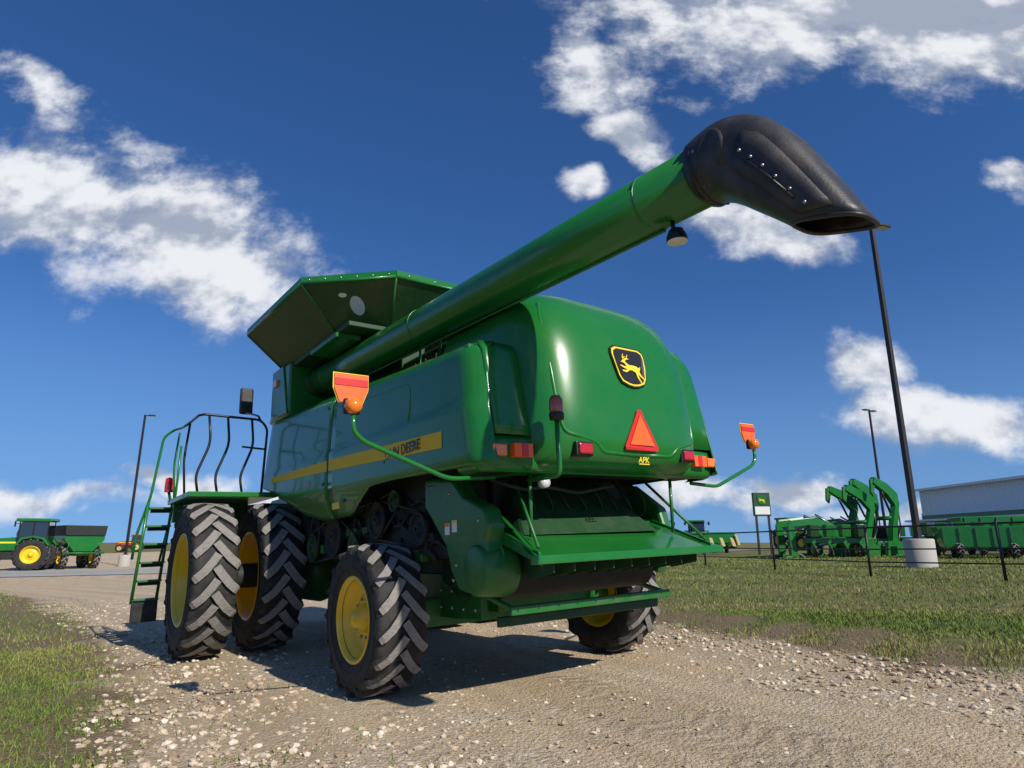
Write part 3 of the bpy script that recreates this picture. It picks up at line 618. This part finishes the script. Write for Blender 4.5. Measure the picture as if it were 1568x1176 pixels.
tube('rear_top_rail',[(-2.42,4.3,3.14),(-2.42,3.66,3.13),(-2.36,3.62,3.14),(-1.62,3.62,3.12),(-1.52,3.62,3.0),(-1.56,3.62,2.09)],.018,'blk',P,8,fil=.1)
for k,x in enumerate((-2.36,-2.12,-1.80)):
    tube('rear_rail_post_%d'%k,[(x-.02,3.62,2.09),(x-.06,3.62,2.3),(x+.10,3.62,2.75),(x+.06,3.62,3.12)],.017,'blk',P,8,fil=.12)
tube('rear_mid_rail',[(-1.85,3.62,2.72),(-1.54,3.62,2.70)],.014,'blk',P,8)
lathe('platform_red_lamp',[(.001,2.42),(.05,2.40),(.06,2.28),(.06,2.20)],'red',P,(-2.52,5.0,0),14,ax=2)
tube('platform_lamp_post',[(-2.52,5.0,2.22),(-2.48,5.0,2.05)],.02,'green',P,8)
tube('mirror_arm',[(-1.62,3.64,3.12),(-1.62,3.75,3.2),(-1.62,4.6,3.42)],.016,'blk',P,8,fil=.08)
box('mirror',(-1.70,4.55,3.38),(-1.50,4.62,3.80),'black',P,.03)
# ------------------------------------------------------------ other machines
def tractor(name,x,y,rz,sc=1,col='green',rim='yellow'):
    e=empty(name,(x,y,float(H(x,y))),rz);e.scale=(sc,)*3
    for s in(-1,1):
        wheel('rear_%d'%(s+2),s*.95,0,.95,.52,.5,s,16,e,lod=1,seg=40,rim=rim);wheel('front_%d'%(s+2),s*.9,2.7,.70,.42,.36,s,14,e,lod=1,seg=36,rim=rim)
        prism('fender_%d'%(s+2),[(-.9,1.5),(-.6,1.95),(0,2.08),(.6,1.95),(.85,1.5),(.75,1.5),(.5,1.85),(0,1.98),(-.5,1.85),(-.8,1.5)],0,s*.95-.28,s*.95+.28,col,e,.01)
        tube('mirror_arm_%d'%(s+2),[(s*.7,.9,2.8),(s*1.2,1.0,2.8)],.02,'blk',e,6);box('mirror_%d'%(s+2),(s*1.2-.1,.98,2.6),(s*1.2+.1,1.02,2.95),'blk',e)
    prism('hood',[(.9,1.2),(3.3,1.1),(3.45,1.3),(3.4,1.65),(3.0,1.85),(.9,2.0)],0,-.42,.42,col,e,.06)
    box('grille',(-.36,3.42,1.12),(.36,3.47,1.62),'blk',e)
    for s in(-1,1): box('hood_stripe_%d'%(s+2),(s*.425-.004,1.0,1.62),(s*.425+.004,3.1,1.72),'ydec',e,0)
    box('chassis',(-.3,-.6,.65),(.3,3.2,1.2),'dark',e);box('rear_axle',(-.95,-.12,.83),(.95,.12,1.07),'dark',e);box('front_axle',(-.9,2.6,.6),(.9,2.8,.78),'dark',e)
    prism('cab_glass',[(-.65,1.7),(.9,1.7),(1.0,2.2),(.8,2.95),(-.6,2.95)],0,-.72,.72,'glass',e,.03)
    for s in(-1,1):
        for y_ in(-.6,.15,.88): box('cab_pillar_%d_%d'%(s+2,int(y_*10)),(s*.73-.03,y_-.03,1.6),(s*.73+.03,y_+.03,2.95),'blk',e,.005)
    box('cab_roof',(-.85,-.8,2.93),(.85,1.1,3.12),col,e,.06);box('cab_lower',(-.7,-.6,1.15),(.7,.9,1.72),col,e,.04)
    tube('exhaust',[(.5,1.05,1.8),(.5,1.05,3.0)],.05,'dark',e,10)
    return e
def spreader(name,x,y,rz,sc=1):
    e=empty(name,(x,y,float(H(x,y))),rz);e.scale=(sc,)*3
    for s in(-1,1):
        wheel('rear_%d'%(s+2),s*1.0,0,.8,.45,.42,s,14,e,lod=1,seg=36);wheel('front_%d'%(s+2),s*1.0,2.3,.8,.45,.42,s,14,e,lod=1,seg=36)
    box('frame',(-.4,-.8,.9),(.4,3.2,1.15),'green2',e)
    prism('hopper',[(-.6,1.2),(.6,1.2),(1.25,2.0),(1.25,2.3),(-1.25,2.3),(-1.25,2.0)],1,-.9,2.0,'green',e,.03)
    prism('hopper_top',[(-1.25,2.3),(1.25,2.3),(1.32,3.0),(-1.32,3.0)],1,-1.0,2.05,'dark',e,.03)
    box('body_cover',(-.9,2.0,1.0),(.9,3.1,1.9),'green',e,.08)
    tube('rear_boom',[(-1.3,-1.0,1.1),(1.3,-1.0,1.1)],.06,'green2',e,8)
    for k in(-1,1): tube('boom_brace_%d'%(k+1),[(k*1.1,-1,1.1),(k*.8,-.8,2.2)],.035,'green2',e,8)
    return e
tractor('tractor',-34.0,47.0,rad(112),1.15)
spreader('fertilizer_spreader',-32.6,49.5,rad(50),1.05)
tractor('tractor',-61.6,108,rad(110),.9,'redp','cream')
def loader(name,x,y,rz,sc=1,kind=0):
    e=empty(name,(x,y,float(H(x,y))),rz);e.scale=(sc,)*3
    for s in(-1,1):
        X_=s*.55
        if kind==0:
            prism('mast_%d'%(s+2),[(-.1,.0),(.25,.0),(.2,1.6),(.0,1.9),(-.15,1.6)],0,X_-.08,X_+.08,'green',e,.02)
            prism('arm_%d'%(s+2),[(0,1.9),(1.4,2.05),(2.35,1.7),(3.4,.55),(3.15,.4),(2.1,1.35),(1.35,1.65),(0,1.55)],0,X_-.09,X_+.09,'green',e,.02)
            tube('cylinder_%d'%(s+2),[(X_,.15,.8),(X_,1.5,1.65)],.06,'blk',e,8);tube('tilt_cylinder_%d'%(s+2),[(X_,1.5,2.15),(X_,2.6,1.55)],.05,'steel',e,8)
            box('skid_%d'%(s+2),(X_-.08,-.4,0),(X_+.08,.6,.12),'green2',e)
        else:
            prism('lower_arm_%d'%(s+2),[(-.1,0),(.55,0),(.75,1.2),(1.45,2.85),(1.15,3.05),(.35,1.5)],0,X_-.15,X_+.15,'green',e,.02)
            prism('upper_arm_%d'%(s+2),[(1.45,2.70),(1.40,3.35),(.4,3.85),(-.9,4.15),(-1.1,3.80),(.2,3.30),(1.1,2.6)],0,X_-.13,X_+.13,'green',e,.02)
            prism('hook_plate_%d'%(s+2),[(-.8,4.1),(-1.25,4.0),(-1.35,3.3),(-1.1,3.1),(-.95,3.5),(-.7,3.8)],0,X_-.05,X_+.05,'green2',e,.01)
            tube('cylinder_%d'%(s+2),[(X_,.75,.4),(X_,1.5,1.6)],.08,'blk',e,8);tube('cylinder_rod_%d'%(s+2),[(X_,1.5,1.6),(X_,1.45,2.9)],.04,'steel',e,8)
            tube('tilt_cylinder_%d'%(s+2),[(X_,.55,2.3),(X_,-.3,3.65)],.06,'blk',e,8)
            prism('foot_%d'%(s+2),[(-.5,0),(2.0,0),(1.8,.4),(.7,.9),(-.3,.7)],0,X_-.1,X_+.1,'green2',e,.02)
    if kind==0:
        tube('cross_tube',[(-.55,2.0,1.7),(.55,2.0,1.7)],.10,'green',e,10)
        prism('bucket',[(3.2,.75),(3.35,.1),(4.1,.02),(4.1,.06),(3.5,.2),(3.45,.8)],0,-1.0,1.0,'green2',e,.01)
    else: tube('cross_tube',[(-.55,.6,2.0),(.55,.6,2.0)],.12,'green',e,10);box('base_beam',(-1.0,-.2,.1),(1.0,.2,.5),'green2',e);box('valve_block',(-.4,.2,.9),(.4,.7,1.6),'dark',e,.03)
    return e
loader('front_loader',14.2,34,rad(-82),1.0,0)
loader('front_loader',15.0,36,rad(-85),1.05,0)
loader('front_loader',17.2,37.5,rad(-88),1.0,0)
loader('loader_boom',18.0,34.5,rad(-62),.88,1)
loader('loader_boom',19.6,35.0,rad(-55),.98,1)
def implement(name,x,y,rz,w=6):
    e=empty(name,(x,y,float(H(x,y))),rz)
    box('toolbar',(-w/2,-.12,.7),(w/2,.12,.95),'green',e,.01)
    n=int(w/.76)
    for k in range(n):
        xx=-w/2+.4+k*.76
        prism('row_box_%d'%k,[(-.5,1.0),(-.1,1.0),(0,1.6),(-.6,1.6)],0,xx-.22,xx+.22,'green' if k%3 else 'dgreen',e,.03)
        lathe('row_disc_%d'%k,[(.01,xx-.02),(.26,xx-.01),(.26,xx+.01),(.01,xx+.02)],'blk',e,(0,-.3,.27),18)
        prism('row_arm_%d'%k,[(.1,.8),(.1,.9),(-.5,.5),(-.45,.35)],0,xx-.05,xx+.05,'green2',e,.01)
    for s in(-1,1): wheel('carry_%d'%(s+2),s*w*.3,.5,.4,.25,.22,s,12,e,lod=1,seg=28)
    tube('hitch',[(0,.1,.8),(0,2.6,.6)],.08,'green',e,8);
    return e
for (x,y,rz,w) in ((22.2,31.5,-25,5),(10.5,46,10,7),(16.5,33,-5,3.5),(8.0,54,5,8),(25,42,-20,7)): implement('seed_planter',x,y,rad(rz),w)
def bin_(name,x,y,rz,w,h,col='green'):
    e=empty(name,(x,y,float(H(x,y))),rz)
    prism('bin_body',[(-w/2,.45),(w/2,.45),(w/2+.25,h),(-w/2-.25,h)],1,-1.1,1.1,col,e,.03)
    for k in range(6):
        xx=-w/2+k*w/5;box('bin_rib_%d'%k,(xx-.04,-1.15,.5),(xx+.04,-1.1,h-.05),'green2',e,.005)
    for s in(-1,1):
        for t in(-1,1): wheel('w_%d_%d'%(s+1,t+1),t*w*.32,s*.95,.35,.25,.18,1,10,e,lod=1,seg=24)
    tube('bin_hitch',[(w/2,0,.5),(w/2+1.2,0,.4)],.06,'green2',e,8);return e
bin_('grain_cart',25.0,33.5,rad(-20),3.4,1.9);bin_('grain_cart',20.8,29.0,rad(-28),3.0,1.35);bin_('grain_cart',30.0,35,rad(-30),3.4,2.0,'green2')
def header(name,x,y,rz,w=8,col='cream'):
    e=empty(name,(x,y,float(H(x,y))),rz)
    prism('header_back',[(-.5,.7),(-.4,1.5),(-.25,1.55),(-.2,.75),(.5,.6),(.5,.55)],0,-w/2,w/2,'green',e,.01)
    for s in(-1,1): prism('end_shield_%d'%(s+2),[(-.5,.6),(-.4,1.4),(.3,1.2),(1.3,.6)],0,s*w/2-.08,s*w/2+.08,col,e,.02)
    for k in range(int(w/.76)):
        xx=-w/2+.38+k*.76;prism('snout_%d'%k,[(-.1,.6),(.1,1.15),(.5,1.05),(1.6,.5),(.4,.5)],0,xx-.13,xx+.13,col,e,.05)
    for s in(-1,1): wheel('t_%d'%(s+2),s*w*.35,0,.38,.22,.2,s,10,e,lod=1,seg=24,rim='white')
    box('trailer_beam',(-w/2,-.1,.35),(w/2,.1,.5),'dark',e);return e
header('corn_header',14.5,50,rad(170),5);header('corn_header',7.0,50,rad(172),6,'green');header('corn_header',12.5,57,rad(175),8,'green')
for k,(x,y,rz) in enumerate(((8.5,62,150),(13.5,60,200),(17.5,62,170),(2,70,190),(24.5,58,200))):
    tractor('tractor',x,y,rad(rz),.9)
# ------------------------------------------------------------ fence
fp=[(5.0,44),(6.2,38.5),(7.3,33),(8.2,28),(9.1,22.9),(9.85,18.2),(11.3,15.2),(13.6,12.4),(16.2,9.8)]
e=empty('fence')
M['pipe']=mat('black_pipe_paint',(.012,.012,.013),.5)
for k,(x,y) in enumerate(fp):
    z=float(H(x,y));tube('post_%d'%k,[(x,y,z-.1),(x,y,z+1.36)],.036,'pipe',e,10)
for k,hh_ in enumerate((.38,.72,1.30)):
    tube('rail_%d'%k,[(x,y,float(H(x,y))+hh_) for x,y in fp],.024 if k==2 else .018,'pipe',e,8)
# ------------------------------------------------------------ lamps
def lamp(name,x,y,h,arm=1,br=.36,aim=0):
    z=float(H(x,y))
    e=empty(name,(x,y,z),aim)
    lathe('concrete_base',[(br,-.3),(br,.88),(br-.03,.92),(.001,.92)],'conc',e,(0,0,0),28,ax=2)
    loft('pole',[[(r_*a,r_*b,zz) for a,b in((-1,-1),(1,-1),(1,1),(-1,1))] for zz,r_ in((.9,.085),(h,.065))],'bronze',e,smooth=False)
    box('base_plate',(-.16,-.16,.92),(.16,.16,.96),'bronze',e,.005)
    for s in([1] if arm==1 else [-1,1]):
        box('arm_%d'%(s+2),(min(0,s*.35),-.03,h-.1),(max(0,s*.35),.03,h-.04),'bronze',e,.005)
        box('lamp_head_%d'%(s+2),(min(s*.3,s*.85),-.17,h-.12),(max(s*.3,s*.85),.17,h-.02),'bronze',e,.02);box('lamp_glass_%d'%(s+2),(min(s*.35,s*.8),-.13,h-.13),(max(s*.35,s*.8),.13,h-.118),'lampw',e,.002)
    return e
lamp('street_lamp',13.65,22,12.6,1,br=.46,aim=rad(20))
lamp('street_lamp',-31.7,54,12.6,1,br=.46)
lamp('street_lamp',31.5,55,12.0,2,aim=rad(30))
# ------------------------------------------------------------ sign
e=empty('dealership_sign',(16.2,42,float(H(16,42))))
box('panel',(-.55,-.12,2.4),(.55,.12,3.9),'dgreen',e,.03);box('face',(-.48,-.135,2.5),(.48,-.121,3.0),'white',e,.01)
prism('emblem',[(x*.30,3.42+z*.30) for x,z in shield],1,-.15,-.122,'green',e,0);prism('emblem_deer',[(x*.24,3.42+z*.24) for x,z in deer],1,-.158,-.151,'ydec',e,0)
for s in(-1,1): box('leg_%d'%(s+2),(s*.4-.06,-.06,0),(s*.4+.06,.06,2.42),'bronze',e,.005)
# ------------------------------------------------------------ building
e=empty('warehouse_building')
def mw_(name,col,rib):
    m=bpy.data.materials.new(name);m.use_nodes=True;nt=m.node_tree;b=nt.nodes['Principled BSDF'];b.inputs['Base Color'].default_value=(*col,1);b.inputs['Roughness'].default_value=.45
    tc=nt.nodes.new('ShaderNodeTexCoord');w=nt.nodes.new('ShaderNodeTexWave');w.bands_direction='Y';w.inputs['Scale'].default_value=rib;nt.links.new(tc.outputs['Object'],w.inputs['Vector']);bp=nt.nodes.new('ShaderNodeBump');bp.inputs['Distance'].default_value=.05;bp.inputs['Strength'].default_value=.8
    nt.links.new(w.outputs['Fac'],bp.inputs['Height']);nt.links.new(bp.outputs[0],b.inputs['Normal']);return m
M['wall']=mw_('ribbed_wall',(.74,.75,.76),1.1);M['roof']=mat('roof_metal',(.50,.52,.55),.4,.3)
bx0,by0,bx1,by1=38.,30.,66.,60.;zg=.5
def quad(n,v,m): return newobj(n,v,[tuple(range(len(v)))],m,e,solid=.08)
quad('wall_west',[(bx0,by0,zg),(bx0,by1,zg),(bx0,by1,6.0),(bx0,by0,6.0)],'wall')
quad('wall_south',[(bx0,by0,zg),(bx1,by0,zg),(bx1,by0,6.0),((bx0+bx1)/2,by0,7.6),(bx0,by0,6.0)],'wall')
quad('wall_north',[(bx0,by1,zg),(bx1,by1,zg),(bx1,by1,6.0),((bx0+bx1)/2,by1,7.6),(bx0,by1,6.0)],'wall')
quad('wall_east',[(bx1,by0,zg),(bx1,by1,zg),(bx1,by1,6.0),(bx1,by0,6.0)],'wall')
quad('roof_west',[(bx0-.5,by0-.4,5.98),(bx0-.5,by1+.4,5.98),((bx0+bx1)/2,by1+.4,7.68),((bx0+bx1)/2,by0-.4,7.68)],'roof');quad('roof_east',[(bx1+.5,by0-.4,5.98),(bx1+.5,by1+.4,5.98),((bx0+bx1)/2,by1+.4,7.68),((bx0+bx1)/2,by0-.4,7.68)],'roof')
box('eave_gutter',(bx0-.65,by0-.4,5.85),(bx0-.5,by1+.4,6.05),'white',e);box('green_band',(bx0-.12,by0,3.2),(bx0-.05,by1,3.65),'green2',e,0);box('white_band',(bx0-.14,by0,3.66),(bx0-.05,by1,3.85),'white',e,0)
for k in range(5): box('bay_door_%d'%k,(bx0-.1,by0+2+k*5.6,zg),(bx0-.05,by0+6+k*5.6,3.1),'dgreen' if k%2 else 'glass',e,0)
box('canopy',(bx0-3,by0+2,3.0),(bx0-.12,by1-2,3.16),'white',e,.02)
for k in range(6): box('canopy_post_%d'%k,(bx0-2.9,by0+3+k*4.8,.4),(bx0-2.75,by0+3.15+k*4.8,3.0),'white',e)
# ------------------------------------------------------------ world
Wd=bpy.data.worlds.new('World');S.world=Wd;Wd.use_nodes=True;nt=Wd.node_tree;nt.nodes.clear();L=nt.links.new
try: Wd.cycles.sampling_method='MANUAL';Wd.cycles.sample_map_resolution=256
except Exception: pass
sunv=Wm@np.array([-.09,1,-.70]);sunv/=np.linalg.norm(sunv);tosun=-sunv
el=math.asin(tosun[2]);azm=math.atan2(tosun[0],tosun[1])
sky=N('ShaderNodeTexSky');sky.sky_type='NISHITA';sky.sun_disc=False;sky.sun_elevation=el;sky.sun_rotation=azm;sky.air_density=1.0;sky.dust_density=.1;sky.ozone_density=4;sky.altitude=300
tc=N('ShaderNodeTexCoord');D=tc.outputs['Generated']
lift=N('ShaderNodeVectorMath',operation='ADD');L(D,lift.inputs[0]);lift.inputs[1].default_value=(0,0,.10);nrmz=N('ShaderNodeVectorMath',operation='NORMALIZE');L(lift.outputs[0],nrmz.inputs[0]);L(nrmz.outputs[0],sky.inputs[0])
sp=N('ShaderNodeSeparateXYZ');L(D,sp.inputs[0])
yy=mth('MAXIMUM',sp.outputs[1],.08);a_=mth('DIVIDE',sp.outputs[0],yy);b_=mth('DIVIDE',sp.outputs[2],yy)
cv=N('ShaderNodeCombineXYZ');L(a_,cv.inputs[0]);L(b_,cv.inputs[1])
wn=N('ShaderNodeTexNoise');wn.inputs['Scale'].default_value=6;wn.inputs['Detail'].default_value=2;L(cv.outputs[0],wn.inputs['Vector'])
ws_=N('ShaderNodeVectorMath',operation='SUBTRACT');L(wn.outputs['Color'],ws_.inputs[0]);ws_.inputs[1].default_value=(.5,.5,.5)
wm_=N('ShaderNodeVectorMath',operation='SCALE');L(ws_.outputs[0],wm_.inputs[0]);wm_.inputs['Scale'].default_value=.12
wa=N('ShaderNodeVectorMath',operation='ADD');L(cv.outputs[0],wa.inputs[0]);L(wm_.outputs[0],wa.inputs[1]);UV=wa.outputs[0]
blobs=[(-.56,.50,.36,.15,-20),(-.76,.58,.30,.16,-14),(-.885,.83,.13,.055,-35),(.62,.99,.60,.19,2),(.85,.93,.40,.17,0),(.14,.85,.12,.09,-50),(.225,.71,.12,.05,-38),(.12,.61,.05,.04,20),(.43,.52,.19,.075,-14),(.72,.18,.21,.07,-6),(.58,.27,.08,.06,0),(.867,.61,.05,.045,0),
(-.75,.07,.24,.035,0),(-.52,.10,.10,.03,0),(.25,.07,.2,.035,0),(.44,.09,.12,.03,0),(.62,.045,.3,.03,0),(-.25,.05,.3,.03,0)]
mask=None
for (ca,cb,ra,rb,rt) in blobs:
    mp=N('ShaderNodeMapping',vector_type='TEXTURE');L(UV,mp.inputs[0]);mp.inputs['Location'].default_value=(ca,cb,0);mp.inputs['Rotation'].default_value=(0,0,rad(rt));mp.inputs['Scale'].default_value=(ra,rb,1)
    ln=N('ShaderNodeVectorMath',operation='LENGTH');L(mp.outputs[0],ln.inputs[0]);q=mth('SUBTRACT',1.0,ln.outputs['Value'])
    mask=q if mask is None else mth('MAXIMUM',mask,q)
mask=mth('MAXIMUM',mask,-1.0)
def fbm(vec,sc,det=7,ro=.56):
    n=N('ShaderNodeTexNoise');n.inputs['Scale'].default_value=sc;n.inputs['Detail'].default_value=det;n.inputs['Roughness'].default_value=ro;n.inputs['Lacunarity'].default_value=2.15;L(vec,n.inputs['Vector']);return n.outputs['Fac']
sc_=N('ShaderNodeMapping');L(cv.outputs[0],sc_.inputs[0]);sc_.inputs['Scale'].default_value=(.85,1.1,1);sc_.inputs['Location'].default_value=(3.1,1.7,0)
f1=fbm(sc_.outputs[0],6.5,7,.60)
of=N('ShaderNodeVectorMath',operation='ADD');L(sc_.outputs[0],of.inputs[0]);of.inputs[1].default_value=(.02,.05,0);f2=fbm(of.outputs[0],6.5,3)
den=mth('ADD',mth('MULTIPLY',mask,1.35),mth('MULTIPLY',mth('SUBTRACT',f1,.5),2.7))
cov=mr(den,-.02,.90)
f3=fbm(D,2.6,3);gen=mr(f3,.55,.72);isf=mr(sp.outputs[1],.0,.2)
hor=mr(sp.outputs[2],.0,.05)
covF=mth('MULTIPLY',cov,isf);covB=mth('MULTIPLY',mth('MULTIPLY',gen,mth('SUBTRACT',1.0,isf)),.5)
covA=mth('MULTIPLY',mth('MINIMUM',mth('ADD',covF,covB),1.0),hor);covA=mth('MULTIPLY',covA,.95)
lit=mth('ADD',.60,mth('MULTIPLY',mth('SUBTRACT',f1,f2),4.2))
thick=mr(den,.5,1.5);high=mr(b_,.62,.95)
lit=mth('SUBTRACT',lit,mth('MULTIPLY',thick,.10));lit=mth('SUBTRACT',lit,mth('MULTIPLY',mth('MULTIPLY',high,mr(a_,.1,.4)),.28));lit=mr(lit,.0,.95)
ccol=mixc(lit,(4.2,4.8,6.0),(10.0,10.2,10.6))
hs=N('ShaderNodeHueSaturation');hs.inputs['Saturation'].default_value=1.15;L(sky.outputs[0],hs.inputs['Color'])
mu=N('ShaderNodeMix',data_type='RGBA',blend_type='MULTIPLY');mu.inputs[0].default_value=1;L(hs.outputs[0],mu.inputs[6]);mu.inputs[7].default_value=(.86,1.06,1.33,1)
base=mixc(mr(sp.outputs[2],.38,.0,0,.62),mu.outputs[2],(2.0,3.9,7.0))
out=mixc(covA,base,ccol)
bg=N('ShaderNodeBackground');bg.inputs['Strength'].default_value=.088;L(out,bg.inputs[0]);wo=N('ShaderNodeOutputWorld');L(bg.outputs[0],wo.inputs[0])
# sun
sl=bpy.data.lights.new('sun','SUN');sl.energy=5;sl.angle=rad(.53);sl.color=(1,.94,.84);so=bpy.data.objects.new('sun',sl);COL.objects.link(so)
so.rotation_euler=Vector(sunv).to_track_quat('-Z','Y').to_euler()
cd=bpy.data.cameras.new('camera');cd.sensor_width=36;cd.lens=36*973.916/1568;cd.clip_end=10000;cd.clip_start=.05
co=bpy.data.objects.new('camera',cd);COL.objects.link(co);co.location=(0,0,1.265);co.rotation_euler=(rad(90)+pit,0,0);S.camera=co
S.view_settings.view_transform='Standard';S.view_settings.look='None';S.view_settings.exposure=0
